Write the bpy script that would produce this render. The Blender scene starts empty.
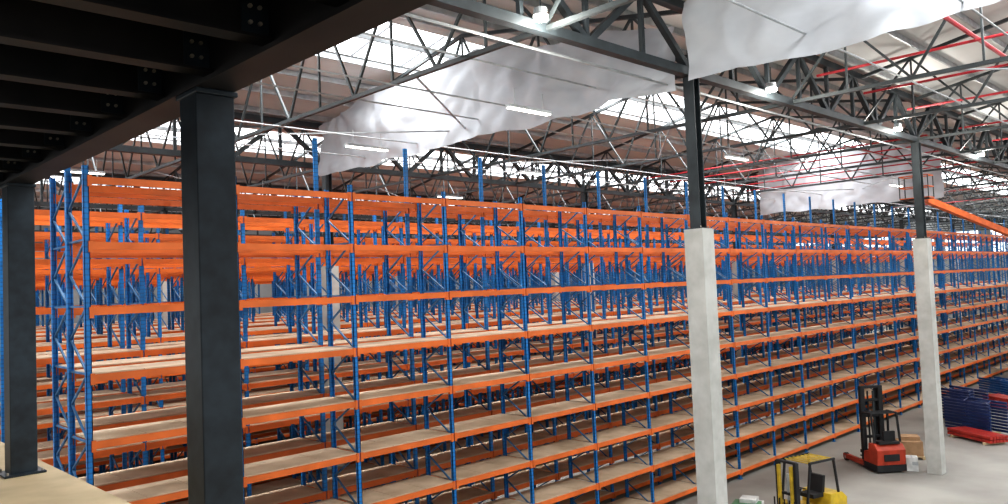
import bpy, math, random
from mathutils import Vector, Matrix, noise
random.seed(4)
S=bpy.context.scene
try:
    S.view_settings.view_transform='Standard'
    S.view_settings.look='Medium High Contrast'
except Exception as e: print('look',e)
EYE=7.5
# ---------------- materials ----------------
def mat(name,col,rough=0.6,metal=0.0,var=0.12,scale=3.0,bump=0.0,col2=None,spec=0.4,detail=4,stretch=None,bdist=.02):
    m=bpy.data.materials.new(name); m.use_nodes=True
    nt=m.node_tree; n=nt.nodes; l=nt.links
    b=n['Principled BSDF']; b.inputs['Roughness'].default_value=rough; b.inputs['Metallic'].default_value=metal
    b.inputs['Specular IOR Level'].default_value=spec
    tc=n.new('ShaderNodeTexCoord'); mp=n.new('ShaderNodeMapping')
    if stretch: mp.inputs['Scale'].default_value=stretch
    nz=n.new('ShaderNodeTexNoise'); nz.inputs['Scale'].default_value=scale; nz.inputs['Detail'].default_value=detail
    cr=n.new('ShaderNodeValToRGB'); c2=col2 or tuple(max(0,c*(1-var*2)) for c in col)
    cr.color_ramp.elements[0].position=.35; cr.color_ramp.elements[1].position=.65
    cr.color_ramp.elements[0].color=(*c2,1); cr.color_ramp.elements[1].color=(*[min(1,c*(1+var)) for c in col],1)
    l.new(tc.outputs['Object'],mp.inputs[0]); l.new(mp.outputs[0],nz.inputs[0]); l.new(nz.outputs[0],cr.inputs[0]); l.new(cr.outputs[0],b.inputs['Base Color'])
    if bump:
        bp=n.new('ShaderNodeBump'); bp.inputs['Strength'].default_value=bump; bp.inputs['Distance'].default_value=bdist
        l.new(nz.outputs[0],bp.inputs['Height']); l.new(bp.outputs[0],b.inputs['Normal'])
    return m
def emis(name,col,st):
    m=bpy.data.materials.new(name); m.use_nodes=True
    b=m.node_tree.nodes['Principled BSDF']; b.inputs['Base Color'].default_value=(*col,1)
    b.inputs['Emission Color'].default_value=(*col,1); b.inputs['Emission Strength'].default_value=st
    return m
M_or=mat('orange_paint',(.74,.165,.03),.42,var=.10,scale=1.2)
M_bl=mat('blue_paint',(.01,.12,.36),.4,var=.15,scale=1.5)
M_br=mat('brace_steel',(.06,.17,.33),.45,metal=.2,var=.2)
M_chip=mat('chipboard',(.60,.47,.34),.85,var=.10,scale=.9,detail=8,col2=(.44,.33,.225))
M_conc=mat('concrete_column',(.48,.475,.445),.9,var=.06,scale=2.2,bump=.06,detail=10,col2=(.41,.405,.375))
M_floor=mat('concrete_floor',(.33,.32,.29),.55,var=.1,scale=.25,detail=9,col2=(.23,.22,.20))
M_steel=mat('dark_steel',(.03,.038,.042),.5,var=.2,scale=2)
M_gsteel=mat('grey_steel',(.045,.053,.055),.5,var=.2,scale=1)
M_post=mat('black_paint',(.024,.035,.046),.42,var=.25,scale=5,bump=.1)
M_joist=mat('black_joist',(.014,.012,.0115),.5,var=.4,scale=2)
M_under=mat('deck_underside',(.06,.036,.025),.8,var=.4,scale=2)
M_bolt=mat('bolt_zinc',(.5,.45,.38),.4,metal=.5)
M_light=mat('galvanised',(.42,.44,.45),.45,metal=.3)
M_roof=mat('roof_lining',(.66,.655,.64),.8,var=.06,scale=.5,col2=(.52,.515,.50),stretch=(.3,1,1))
M_curt=mat('curtain_sheet',(.50,.515,.54),.9,var=.04,scale=1.2,bump=.5,bdist=.05,detail=3,col2=(.45,.465,.495),stretch=(1,.7,1.2),spec=.08)
M_red=mat('red_pipe',(.42,.03,.04),.45)
M_wall=mat('wall_cladding',(.28,.29,.29),.7,scale=.3)
M_ply=mat('plywood',(.58,.45,.28),.7,scale=1.5,col2=(.47,.36,.21))
M_redp=mat('red_paint',(.40,.035,.025),.4)
M_truck=mat('truck_red_paint',(.42,.05,.022),.45)
M_yel=mat('yellow_paint',(.58,.40,.03),.4,col2=(.38,.26,.03))
M_blk=mat('black_rubber',(.018,.018,.019),.7)
M_card=mat('cardboard',(.40,.25,.14),.9)
M_white=mat('white_box',(.65,.65,.63),.7)
M_navy=mat('navy_paint',(.015,.035,.12),.5)
M_boom=mat('boom_orange',(.60,.12,.025),.4)
M_green=mat('green_wrap',(.12,.25,.14),.6)
M_sky=emis('skylight_glazing',(.93,.97,1.0),3.0)
M_lamp=emis('lamp_glow',(1,.98,.92),25)
M_tube=emis('tube_glow',(1,.96,.88),5)
M_win=emis('window_glass',(.9,.96,1),1.3)
def slots(m):
    nt=m.node_tree;n=nt.nodes;l=nt.links;b=n['Principled BSDF']
    src=b.inputs['Base Color'].links[0].from_socket
    g=n.new('ShaderNodeTexCoord'); sx=n.new('ShaderNodeSeparateXYZ'); l.new(g.outputs['Object'],sx.inputs[0])
    a=n.new('ShaderNodeMath');a.operation='MULTIPLY';a.inputs[1].default_value=1/.10;l.new(sx.outputs['Z'],a.inputs[0])
    f=n.new('ShaderNodeMath');f.operation='FRACT';l.new(a.outputs[0],f.inputs[0])
    c=n.new('ShaderNodeMath');c.operation='LESS_THAN';c.inputs[1].default_value=.28;l.new(f.outputs[0],c.inputs[0])
    mx=n.new('ShaderNodeMixRGB');l.new(src,mx.inputs[1]);mx.inputs[2].default_value=(.03,.08,.2,1)
    mu=n.new('ShaderNodeMath');mu.operation='MULTIPLY';mu.inputs[1].default_value=.5;l.new(c.outputs[0],mu.inputs[0]);l.new(mu.outputs[0],mx.inputs[0])
    l.new(mx.outputs[0],b.inputs['Base Color'])
M_up=mat('blue_upright',(.012,.20,.54),.4,var=.12,scale=1.5); slots(M_up)

# ---------------- mesh builder ----------------
class MB:
    def __init__(s): s.v=[];s.f=[];s.m=[];s.mats=[]
    def mi(s,m):
        if m not in s.mats: s.mats.append(m)
        return s.mats.index(m)
    def box(s,a,b,m):
        x0,y0,z0=a;x1,y1,z1=b;i=len(s.v)
        s.v+=[(x0,y0,z0),(x1,y0,z0),(x1,y1,z0),(x0,y1,z0),(x0,y0,z1),(x1,y0,z1),(x1,y1,z1),(x0,y1,z1)]
        s.f+=[(i,i+3,i+2,i+1),(i+4,i+5,i+6,i+7),(i,i+1,i+5,i+4),(i+1,i+2,i+6,i+5),(i+2,i+3,i+7,i+6),(i+3,i,i+4,i+7)]
        s.m+=[s.mi(m)]*6
    def bar(s,p,q,w,m,h=None,n=4):
        p=Vector(p);q=Vector(q);d=(q-p).normalized();h=h or w
        up=Vector((0,0,1)) if abs(d.z)<.95 else Vector((0,1,0))
        r=d.cross(up).normalized();u=r.cross(d);i=len(s.v)
        if n==4: cs=[(-w/2,-h/2),(w/2,-h/2),(w/2,h/2),(-w/2,h/2)]
        else: cs=[(w/2*math.cos(2*math.pi*k/n),w/2*math.sin(2*math.pi*k/n)) for k in range(n)]
        for e in (p,q):
            for a,b in cs: s.v.append(tuple(e+r*a+u*b))
        for k in range(n):
            k2=(k+1)%n; s.f.append((i+k,i+k2,i+n+k2,i+n+k))
        s.f.append(tuple(i+n-1-k for k in range(n))); s.f.append(tuple(i+n+k for k in range(n)))
        s.m+=[s.mi(m)]*(n+2)
    def quad(s,pts,m):
        i=len(s.v); s.v+=[tuple(p) for p in pts]; s.f.append(tuple(range(i,i+len(pts)))); s.m.append(s.mi(m))
    def prism(s,prof,x0,x1,m):
        i=len(s.v);n=len(prof)
        for yy in (x0,x1):
            for a,b in prof: s.v.append((a,yy,b))
        for k in range(n):
            k2=(k+1)%n; s.f.append((i+k,i+k2,i+n+k2,i+n+k))
        s.f.append(tuple(i+n-1-k for k in range(n))); s.f.append(tuple(i+n+k for k in range(n)))
        s.m+=[s.mi(m)]*(n+2)
    def mesh(s,name):
        me=bpy.data.meshes.new(name); me.from_pydata(s.v,[],s.f)
        for m in s.mats: me.materials.append(m)
        me.polygons.foreach_set('material_index',s.m); me.update(); return me
    def obj(s,name,loc=(0,0,0),rot=0,bevel=0):
        o=bpy.data.objects.new(name,s.mesh(name)); S.collection.objects.link(o); o.location=loc; o.rotation_euler=(0,0,rot)
        if bevel:
            bm=o.modifiers.new('b','BEVEL'); bm.width=bevel; bm.segments=2; bm.limit_method='ANGLE'
        return o

# ---------------- racking ----------------
BAY=2.785; X0=4.4; NB=30; SP=1.18; Z3=7.42
LV=[Z3+(3-i)*SP for i in range(1,10)]
DEP=1.1
def rack(hf,hr,decks=(4,5,6,7,8,9)):
    r=MB(); height=min(hf,hr)
    for k in range(NB+1):
        x=k*BAY
        for y,hh in ((0.04,hf),(DEP-.04,hr)):
            if y<.5: r.box((x-.05,y-.035,0.02),(x+.05,y-.015,hh),M_up)
            else: r.box((x-.05,y+.015,0.02),(x+.05,y+.035,hh),M_up)
            for sx in(-1,1):
                r.box((x+min(sx*.05,sx*.035),y-.035,0.02),(x+max(sx*.05,sx*.035),y+.035,hh),M_up)
            r.box((x-.09,y-.07,0),(x+.09,y+.07,.02),M_bl)
        z=.25;j=0
        while z+.62<height:
            a=(x,.06,z) if j%2==0 else (x,DEP-.06,z)
            b=(x,DEP-.06,z+.6) if j%2==0 else (x,.06,z+.6)
            r.bar(a,b,.035,M_br)
            if j%2==0: r.bar((x,.06,z),(x,DEP-.06,z),.035,M_br)
            z+=.6;j+=1
    for k in range(NB):
        xa=k*BAY+.05; xb=(k+1)*BAY-.05
        for i,z in enumerate(LV):
            for y in (0.0,DEP):
                yy=y-.03 if y==0 else y-.02
                r.box((xa+.01,yy,z-.13),(xb-.01,yy+.05,z),M_or)
                for xx in (xa-.03,xb-.04):
                    r.box((xx,yy-.008,z-.18),(xx+.07,yy+.0+.058,z+.02),M_or)
            if i+1 in decks:
                nb=3
                for q in range(nb):
                    w=(xb-xa)/nb; r.box((xa+q*w+.006,.0,z+.004),(xa+(q+1)*w-.006,DEP,z+.028),M_chip)
    return r
m_low=rack(LV[0]+.2,LV[0]+.2).mesh('rack_low'); m_hi=rack(LV[0]+1.6,LV[0]+.35).mesh('rack_high'); m_md=rack(LV[0]+.9,LV[0]+.2).mesh('rack_mid')
rows=[(15.1,0),(16.9,1),(20.9,0),(22.4,2),(27.2,0),(28.6,1),(32.2,0),(33.6,2),(37.2,0),(38.6,1),(43.2,0),(44.6,0),(48.2,0),(49.6,0),(53.,0),(54.4,0)]
for y,h in rows:
    o=bpy.data.objects.new('pallet_racking',(m_low,m_hi,m_md)[h]); o.location=(X0+(.2 if y>15.5 else 0),y,0); S.collection.objects.link(o)

# ---------------- shell ----------------
XA,XB=-20,118; YA,YB=-22.5,60; XE=XB-.5
f=MB(); f.box((XA,YA,-.3),(XB,YB,0),M_floor); f.obj('floor')
VAL=14.2; RID=15.7; SPAN=16.2; VY=[-22.5,-6.3,9.9,26.1,42.3,58.5]
def zr(y):
    t=((y-9.9)%SPAN); return VAL+(RID-VAL)*(1-abs(t-8.1)/8.1)
c=MB(); sk=MB()
SK0,SK1=.7,3.0
for y0 in VY[:-1]:
    yr=y0+8.1; y1=y0+SPAN
    def zz(a): return VAL if a in (y0,y1) else zr(a)
    def q(a,b,m,mb): mb.quad([(XA,a,zz(a)),(XB,a,zz(a)),(XB,b,zz(b)),(XA,b,zz(b))],m)
    q(y0,yr,M_roof,c); q(yr,yr+SK0,M_roof,c); q(yr+SK0,yr+SK1,M_sky,sk); q(yr+SK1,y1,M_roof,c)
    for xx in range(XA,XB,2):
        sk.bar((xx,yr+SK0,zr(yr+SK0)-.03),(xx,yr+SK1,zr(yr+SK1)-.03),.05,M_light)
c.obj('ceiling'); sk.obj('window_1')
w=MB(); w.box((XA,YB,0),(XB,YB+.3,15.9),M_wall); w.obj('wall_back')
w=MB(); w.box((XB,YA,0),(XB+.3,YB,15.9),M_wall)
for i in range(14): w.box((XB-.06,YA+3+i*5.5,9.5),(XB-.01,YA+7+i*5.5,12.5),M_win)
w.obj('wall_right')
p=MB()
for y0 in VY[:-1]:
    for j in range(11):
        y=y0+.4+j*1.54; p.box((XA,y-.03,zr(y)-.2),(XE,y+.03,zr(y)-.02),M_light)
p.obj('roof_purlins')
BC=12.4
COLX=[16.15+15.45*k for k in range(0,6)]
t=MB()
n=-6
while 16.15+5.15*n<XE:
    x=16.15+5.15*n;n+=1
    for y0 in VY[:-1]:
        y1=y0+SPAN; N=10; d=SPAN/N
        t.box((x-.05,y0,BC-.05),(x+.05,y1,BC+.05),M_gsteel)
        for k in range(N):
            a=y0+k*d;b=a+d
            za=VAL if k==0 else zr(a); zb=VAL if k==N-1 else zr(b)
            t.bar((x,a,za-.28),(x,b,zb-.28),.10,M_gsteel)
            if k%2==0: t.bar((x,a,BC),(x,b,zb-.28),.06,M_gsteel)
            else: t.bar((x,a,za-.28),(x,b,BC),.06,M_gsteel)
            if k%2==1: t.bar((x,a,BC),(x,a,za-.28),.05,M_gsteel)
        if n%2==0 and x+5.2<XE:
            t.bar((x,y0+4,BC),(x+5.15,y0+8,BC),.04,M_light); t.bar((x+5.15,y0+8,BC),(x,y0+12,BC),.04,M_light)
t.obj('roof_trusses')
v=MB()
for yv in VY:
    v.box((XA,yv-.11,BC-.1),(XE,yv+.11,BC+.1),M_steel); v.box((XA,yv-.11,VAL-.35),(XE,yv+.11,VAL-.15),M_steel)
    st=15.45/8; x=16.15-st*18;j=0
    while x<XE-3:
        if j%2==0: v.bar((x,yv,BC),(x+st,yv,VAL-.25),.14,M_steel)
        else: v.bar((x,yv,VAL-.25),(x+st,yv,BC),.14,M_steel)
        v.box((x-.05,yv-.05,BC),(x+.05,yv+.05,VAL-.25),M_steel)
        x+=st;j+=1
v.obj('valley_girders')
cd=MB()
for y,z in ((10.3,BC-.25),(10.7,BC-.05),(12.5,BC+.15),(14.5,BC-.1),(17,BC+.15),(20,BC-.1),(23,BC-.1),(7,BC+.15),(4,BC-.1)):
    cd.bar((XA,y,z),(XE,y,z),.045,M_light,n=6)
cd.obj('cable_conduits')
rp=MB()
for x in (19,22.5,26,30,36,41,46,52,58,64,72,80):
    rp.bar((x,-6,BC+.9),(x,9.6,BC+.9),.08,M_red,n=6)
for x in (34,36.5,39,42,45,52,60,70,80):
    rp.bar((x,10.2,BC+.5),(x,24,BC+.5),.07,M_red,n=6)
for y in (5.5,1.5,-2.5): rp.bar((17,y,BC+1.0),(XE,y,BC+1.0),.11,M_red,n=6)
rp.bar((34,13.5,BC+.6),(XE,13.5,BC+.6),.09,M_red,n=6)
rp.obj('sprinkler_pipes')
for yv in (-6.3,9.9,26.1,42.3):
    for x in COLX:
        m=MB(); h=8.68
        m.box((-.25,-.25,0),(.25,.25,h),M_conc)
        m.box((-.18,-.18,h),(.18,.18,h+.03),M_steel)
        m.box((-.14,-.14,h+.03),(-.11,.14,BC-.1),M_steel); m.box((.11,-.14,h+.03),(.14,.14,BC-.1),M_steel); m.box((-.11,-.012,h+.03),(.11,.012,BC-.1),M_steel)
        for sx in(-1,1):
            for sy in(-1,1): m.bar((sx*.16,sy*.16,h+.03),(sx*.16,sy*.16,h+.07),.03,M_bolt,n=6)
        m.obj('concrete_column',(x,yv,0),bevel=.012)
def curtain(x,ya,yb,zb,name='smoke_curtain',seed=0,top=None):
    nu=int(abs(yb-ya)*10); nv=26; vs=[];fs=[]
    for i in range(nu+1):
        y=ya+(yb-ya)*i/nu; zt=(zr(y)-.3) if top is None else EYE+top(y)
        sag=abs(math.sin(y*.62+seed))
        if top is not None: zt-=.18*sag+.08*noise.noise(Vector((y*1.3,seed,9)))
        zlo=zb+.10*noise.noise(Vector((y*.9,seed,0)))-.09*sag
        for j in range(nv+1):
            s=j/nv; z=zlo+(zt-zlo)*s
            ph=((y*.62+seed)%math.pi)/math.pi
            fan=math.sin(7*math.atan2((1-s)*1.6+.15,(ph-.5)*2.5 if abs(ph-.5)>.01 else .02)*1.3+seed)*.05
            n1=noise.noise(Vector((y*1.2+z*1.1,z*1.4-y*.6,seed+7)))
            cren=.05*(1-abs(n1)*2.4)
            dx=.30*noise.noise(Vector((y*.5,z*.55,seed)))+.12*noise.noise(Vector((y*1.2+z*.8,z*.8,seed+3)))+fan+cren
            vs.append((x-.42+dx,y,z))
    for i in range(nu):
        for j in range(nv):
            a=i*(nv+1)+j; fs.append((a,a+1,a+nv+2,a+nv+1))
    me=bpy.data.meshes.new(name); me.from_pydata(vs,[],fs); me.materials.append(M_curt)
    for pl in me.polygons: pl.use_smooth=True
    o=bpy.data.objects.new(name,me); S.collection.objects.link(o)
def interp(pts):
    def g(y):
        for (a,za),(b,zb) in zip(pts,pts[1:]):
            if a<=y<=b: return za+(zb-za)*(y-a)/(b-a)
        return pts[0][1] if y<pts[0][0] else pts[-1][1]
    return g
curtain(16.15,-6.1,9.7,EYE+4.65,seed=1)
curtain(16.15,10.1,25.9,EYE+4.55,seed=2,top=interp([(10,6.2),(12.9,6.5),(15.8,7.1),(17,7.2),(22,7.2),(26,6.5)]))
curtain(47.05,13.4,24,EYE+4.0,seed=5,top=interp([(10,7.2),(26,7.5)]))
for x in (10.6,19.6,28.9,39,50,62,75):
    m=MB(); m.bar((0,0,.1),(0,0,.55),.03,M_steel,n=6); m.bar((0,0,-.02),(0,0,.12),.26,M_light,n=12); m.bar((0,0,-.1),(0,0,-.02),.28,M_lamp,n=12)
    m.obj('high_bay_lamp',(x,9.6,BC+.12))
for x,y in ((6.5,13.7),(13.5,19.5),(14,13.2),(22,20.6),(26,14.2),(34,19),(42,14.2),(8,28),(16,30),(24,28),(34,30),(46,29),(24,4.5),(34,3),(46,5)):
    m=MB(); m.box((-.75,-.09,0),(.75,.09,.07),M_light); m.box((-.72,-.07,-.03),(.72,.07,0),M_tube); m.bar((-.5,0,.07),(-.5,0,.5),.02,M_light); m.bar((.5,0,.07),(.5,0,.5),.02,M_light)
    m.obj('tube_light',(x,y,BC-.55))

# ---------------- mezzanine ----------------
MF=5.95; MB0=8.65
m=MB(); m.box((-9,-6,MF-.04),(2.15,13.5,MF),M_ply); m.box((-9,-6,MF-.35),(2.1,13.5,MF-.05),M_joist); m.obj('mezzanine_floor')
m=MB(); top=MB0+.38
for xe in (1.86,-4.5):
    m.box((xe-.11,-6,MB0),(xe+.11,13.5,MB0+.025),M_joist); m.box((xe-.11,-6,top-.025),(xe+.11,13.5,top),M_joist); m.box((xe-.012,-6,MB0+.025),(xe+.012,13.5,top-.025),M_joist)
ys=[]
yy=4.16
while yy>-5.6: yy-=.68
while yy<13.2:
    ys.append(yy); yy+=.68
for y in ys:
    a,b=-4.49,1.845
    m.box((a,y-.06,MB0+.09),(b,y+.06,MB0+.105),M_joist); m.box((a,y-.06,top-.04),(b,y+.06,top-.026),M_joist); m.box((a,y-.006,MB0+.105),(b,y+.006,top-.04),M_joist)
    m.box((b-.14,y-.014,MB0+.12),(b,y-.006,top-.06),M_post)
    for bx in (b-.05,b-.1):
        for bz in (MB0+.17,MB0+.25): m.bar((bx,y-.03,bz),(bx,y-.012,bz),.022,M_bolt,n=6)
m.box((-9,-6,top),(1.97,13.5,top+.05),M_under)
m.obj('mezzanine_deck_frame')
for py in (-4.15,.05,4.25,8.45,12.65):
    m=MB(); m.box((-.11,-.11,.0),(.11,.11,MB0-MF-.02),M_post); m.box((-.17,-.17,0),(.17,.17,.02),M_post); m.box((-.12,-.14,MB0-MF-.03),(.12,.14,MB0-MF),M_post)
    for sx in(-1,1):
        for sy in(-1,1): m.bar((sx*.14,sy*.14,.02),(sx*.14,sy*.14,.045),.025,M_bolt,n=6)
    m.obj('steel_post',(1.87,py,MF),bevel=.01)
    m=MB(); m.box((-.11,-.11,0),(.11,.11,MF-.35),M_post); m.box((-.17,-.17,0),(.17,.17,.02),M_post); m.obj('mezzanine_leg',(1.87,py,0))

# ---------------- vehicles ----------------
def wheel(m,x,y,r,w,mt=M_blk,hub=M_light):
    m.bar((x,y-w/2,r),(x,y+w/2,r),2*r,mt,n=18); m.bar((x,y-w/2-.01,r),(x,y+w/2+.01,r),r,hub,n=12)
def forklift(name,loc,rot):
    m=MB()
    m.prism([(-1.1,.35),(-1.15,.95),(-.95,1.12),(-.45,1.12),(-.4,.75),(.35,.7),(.45,.95),(.6,.9),(.62,.3),(-.9,.25)],-.5,.5,M_yel)
    m.prism([(-1.16,.3),(-1.25,.8),(-1.12,1.0),(-.9,1.02),(-.9,.3)],-.42,.42,M_blk)
    for sy in(-.48,.48):
        wheel(m,.42,sy,.3,.2); wheel(m,-.72,sy,.25,.18)
    m.box((-.45,-.25,1.0),(.0,.25,1.12),M_blk); m.prism([(-.5,1.1),(-.38,1.1),(-.48,1.6),(-.58,1.6)],-.24,.24,M_blk)
    for sy in(-.45,.45):
        m.bar((.5,sy,.9),(.3,sy,2.1),.06,M_blk); m.bar((-.85,sy,1.1),(-.7,sy,2.1),.06,M_blk); m.bar((-.75,sy,2.1),(.35,sy,2.1),.06,M_blk)
    for i in range(7): m.bar((-.7+i*.17,-.45,2.1),(-.7+i*.17,.45,2.1),.035,M_yel)
    m.bar((.45,0,.9),(.2,0,1.3),.04,M_blk); m.bar((.17,-.14,1.3),(.17,.14,1.3),.03,M_blk)
    for sy in(-.32,.32):
        m.box((.68,sy-.05,.12),(.82,sy+.05,2.15),M_blk); m.box((.78,sy*.7-.04,.15),(.88,sy*.7+.04,2.05),M_yel)
        m.box((.92,sy-.06,.06),(2.0,sy+.06,.1),M_blk); m.box((.9,sy-.06,.06),(.95,sy+.06,.6),M_blk)
    for z in (.4,.75,1.2,2.1): m.box((.7,-.34,z),(.8,.34,z+.07),M_blk)
    for i in range(5): m.box((.88,-.4+i*.18,.4),(.91,-.36+i*.18,1.1),M_blk)
    m.bar((.72,0,.15),(.72,0,1.8),.09,M_light,n=8)
    return m.obj(name,loc,rot,bevel=.01)
def reach_truck(name,loc,rot):
    m=MB()
    m.prism([(-1.0,.3),(-1.05,.85),(-.85,1.05),(-.45,1.05),(-.4,.75),(-.1,.7),(-.05,.3)],-.55,.55,M_truck)
    m.box((-1.02,-.57,.06),(.0,.57,.3),M_blk); m.box((-.95,-.4,1.05),(-.5,.4,1.15),M_blk)
    m.box((-1.065,-.3,.45),(-1.03,.3,.7),M_blk)
    for sy in(-.5,.5):
        m.box((-.1,sy-.07,.1),(1.5,sy+.07,.28),M_truck); wheel(m,1.35,sy,.16,.12); wheel(m,-.6,sy*.8,.18,.15)
        m.bar((-.8,sy,1.1),(-.65,sy,2.15),.07,M_blk); m.bar((.0,sy,.3),(-.05,sy,2.15),.07,M_blk); m.bar((-.68,sy,2.15),(0,sy,2.15),.07,M_blk)
    for i in range(5): m.bar((-.6+i*.14,-.5,2.15),(-.6+i*.14,.5,2.15),.04,M_blk)
    m.box((-.6,-.35,.9),(-.2,.1,1.02),M_blk); m.box((-.75,-.35,1.0),(-.65,.1,1.5),M_blk)
    for sy in(-.36,.36):
        m.box((.12,sy-.09,.1),(.28,sy+.09,3.1),M_blk); m.box((.28,sy*.75-.06,.15),(.38,sy*.75+.06,3.0),M_blk)
        m.box((.5,sy*.7-.06,.1),(1.6,sy*.7+.06,.14),M_blk); m.box((.46,sy*.7-.06,.1),(.52,sy*.7+.06,.7),M_blk)
    for z in (.3,1.1,1.9,2.5,3.0): m.box((.14,-.4,z),(.26,.4,z+.1),M_blk)
    m.bar((.2,-.1,.2),(.2,-.1,2.9),.09,M_gsteel,n=8); m.bar((.2,.12,.2),(.2,.12,2.9),.07,M_blk,n=8)
    m.box((.4,-.4,.5),(.46,.4,.62),M_blk)
    return m.obj(name,loc,rot,bevel=.01)
forklift('yellow_forklift',(22.3,10.55,0),math.radians(165))
reach_truck('red_reach_truck',(31.3,11.9,0),math.radians(50))
def cbox(name,loc,sz,mt,rot=0):
    m=MB(); a,b,cc=sz
    m.box((-a/2,-b/2,0),(a/2,b/2,cc),mt); m.box((-a/2,-.03,cc),(a/2,.03,cc+.004),M_light)
    m.box((-a/2-.003,-b/2,cc*.45),(-a/2,-b/2+.2,cc*.7),M_light)
    m.obj(name,loc,rot,bevel=.008)
def pallet(m,z=0,L=1.2,W=1.0):
    for yy in(-W/2+.05,0,W/2-.05):
        for xx in(-L/2+.07,0,L/2-.07): m.box((xx-.07,yy-.05,z+.02),(xx+.07,yy+.05,z+.1),M_ply)
        m.box((-L/2,yy-.05,z),(L/2,yy+.05,z+.02),M_ply)
    for i in range(6):
        xx=-L/2+.06+i*(L-.12)/5; m.box((xx-.06,-W/2,z+.1),(xx+.06,W/2,z+.125),M_ply)
m=MB(); pallet(m); m.box((-.55,-.45,.125),(.0,.45,.7),M_card); m.box((.02,-.45,.125),(.55,.45,.62),M_card); m.box((-.3,-.4,.7),(.25,.3,.85),M_card); m.obj('cardboard_boxes_on_pallet',(33.8,11.6,0),.5,bevel=.006)
cbox('white_carton',(31.6,10.75,0),(.45,.4,.5),M_white,.4)
def frames(name,loc,rot,n=9,L=4.5,mt=M_navy):
    m=MB()
    for i in range(n):
        z=.1+i*.14
        for y in(-.5,.5): m.box((-L/2,y-.04,z),(L/2,y+.04,z+.1),mt)
        x=-L/2+.2;j=0
        while x<L/2-.5:
            m.bar((x,-.5 if j%2 else .5,z+.05),(x+.6,.5 if j%2 else -.5,z+.05),.04,mt); x+=.6;j+=1
    for x in(-L/2+.5,L/2-.5): m.box((x-.05,-.6,0),(x+.05,.6,.1),M_ply)
    m.obj(name,loc,rot)
def beams(name,loc,rot,n=5,L=2.7,w=6,mt=M_redp):
    m=MB()
    for i in range(n):
        for j in range(w): m.box((-L/2,-.5+j*.16,.1+i*.15),(L/2,-.5+j*.16+.12,.1+i*.15+.12),mt)
    for x in(-L/2+.3,L/2-.3): m.box((x-.05,-.55,0),(x+.05,.5,.1),M_ply)
    m.obj(name,loc,rot)
frames('stacked_rack_frames',(40.5,10.9,0),1.1,n=10,L=2.4)
frames('stacked_rack_frames',(43,12.2,0),1.0,n=11,L=2.4)
beams('stacked_rack_beams',(38.6,10.4,0),1.0,n=2,L=2.4)
beams('stacked_rack_beams',(47.5,11.2,0),.9,n=4)
frames('stacked_rack_frames',(62,13,0),.6,n=14,L=4,mt=M_bl)
frames('stacked_rack_frames',(53,12.6,0),.9,n=6,L=3,mt=M_bl)
beams('stacked_rack_beams',(56.5,11.2,0),.9,n=6)
m=MB(); pallet(m); m.box((-.5,-.4,.125),(.1,.4,.5),M_green); m.box((.12,-.4,.125),(.5,.3,.42),M_white); m.box((-.3,-.3,.5),(.2,.2,.62),M_white); m.obj('loaded_pallet',(22.6,12.6,0),.3,bevel=.02)
# boom lift
m=MB()
tip=Vector((38.0,12.0,10.75)); el=Vector((53,6.8,6.6)); base=Vector((50,7.8,1.5))
m.bar(tip+Vector((.6,-.2,-.05)),el,.24,M_boom,h=.28); m.bar(tip.lerp(el,.45),el,.34,M_boom,h=.40)
m.bar(el,base,.36,M_boom); m.box((48.8,7,.5),(51.2,8.6,1.5),M_boom); m.box((48.5,6.8,.35),(51.5,8.8,.6),M_blk)
for a in (48.9,51.1):
    for b in (6.7,8.9): m.bar((a,b-.15,.45),(a,b+.15,.45),.9,M_blk,n=16)
bx=tip
for dz in (0,.5,1.0):
    for (ax,ay,cx,cy) in ((-.35,-.6,.35,-.6),(.35,-.6,.35,.6),(.35,.6,-.35,.6),(-.35,.6,-.35,-.6)):
        m.bar(bx+Vector((ax,ay,dz)),bx+Vector((cx,cy,dz)),.045,M_boom)
for ax in(-.35,.35):
    for ay in(-.6,0,.6): m.bar(bx+Vector((ax,ay,0)),bx+Vector((ax,ay,1.0)),.04,M_gsteel)
m.box(tuple(bx+Vector((-.35,-.6,-.05))),tuple(bx+Vector((.35,.6,0))),M_blk)
m.obj('boom_lift')

# ---------------- lights ----------------
wd=bpy.data.worlds.new('World'); S.world=wd; wd.use_nodes=True
bg=wd.node_tree.nodes['Background']; bg.inputs[0].default_value=(.90,.95,1,1); bg.inputs[1].default_value=1.12
for y0 in VY[:-1]:
    L=bpy.data.lights.new('skylight_daylight','AREA'); L.shape='RECTANGLE'; L.size=XB-XA-4; L.size_y=2.1; L.energy=9600; L.color=(.97,.99,1)
    o=bpy.data.objects.new('skylight_daylight',L); S.collection.objects.link(o); yc=y0+8.1+1.85
    o.location=((XA+XB)/2,yc,zr(yc)-.25)
for x in (10.6,19.6,28.9,39,50):
    L=bpy.data.lights.new('lamp_light','POINT'); L.energy=300; L.shadow_soft_size=.15; L.color=(1,.97,.9)
    o=bpy.data.objects.new('lamp_light',L); S.collection.objects.link(o); o.location=(x,9.4,BC-.35)

# ---------------- camera ----------------
cam=bpy.data.cameras.new('cam'); co=bpy.data.objects.new('cam',cam); S.collection.objects.link(co); S.camera=co
cam.sensor_width=36; cam.lens=36*780/1008; cam.clip_end=500
a=math.radians(45.6); pt=math.radians(2.57); ro=math.radians(2.3)
fw=Vector((math.cos(pt)*math.cos(a),math.cos(pt)*math.sin(a),math.sin(pt)))
r0=fw.cross(Vector((0,0,1))).normalized(); u0=r0.cross(fw)
up=u0*math.cos(ro)+r0*math.sin(ro); rt=r0*math.cos(ro)-u0*math.sin(ro)
M=Matrix((rt,up,-fw)).transposed().to_4x4(); M.translation=Vector((0,0,EYE)); co.matrix_world=M
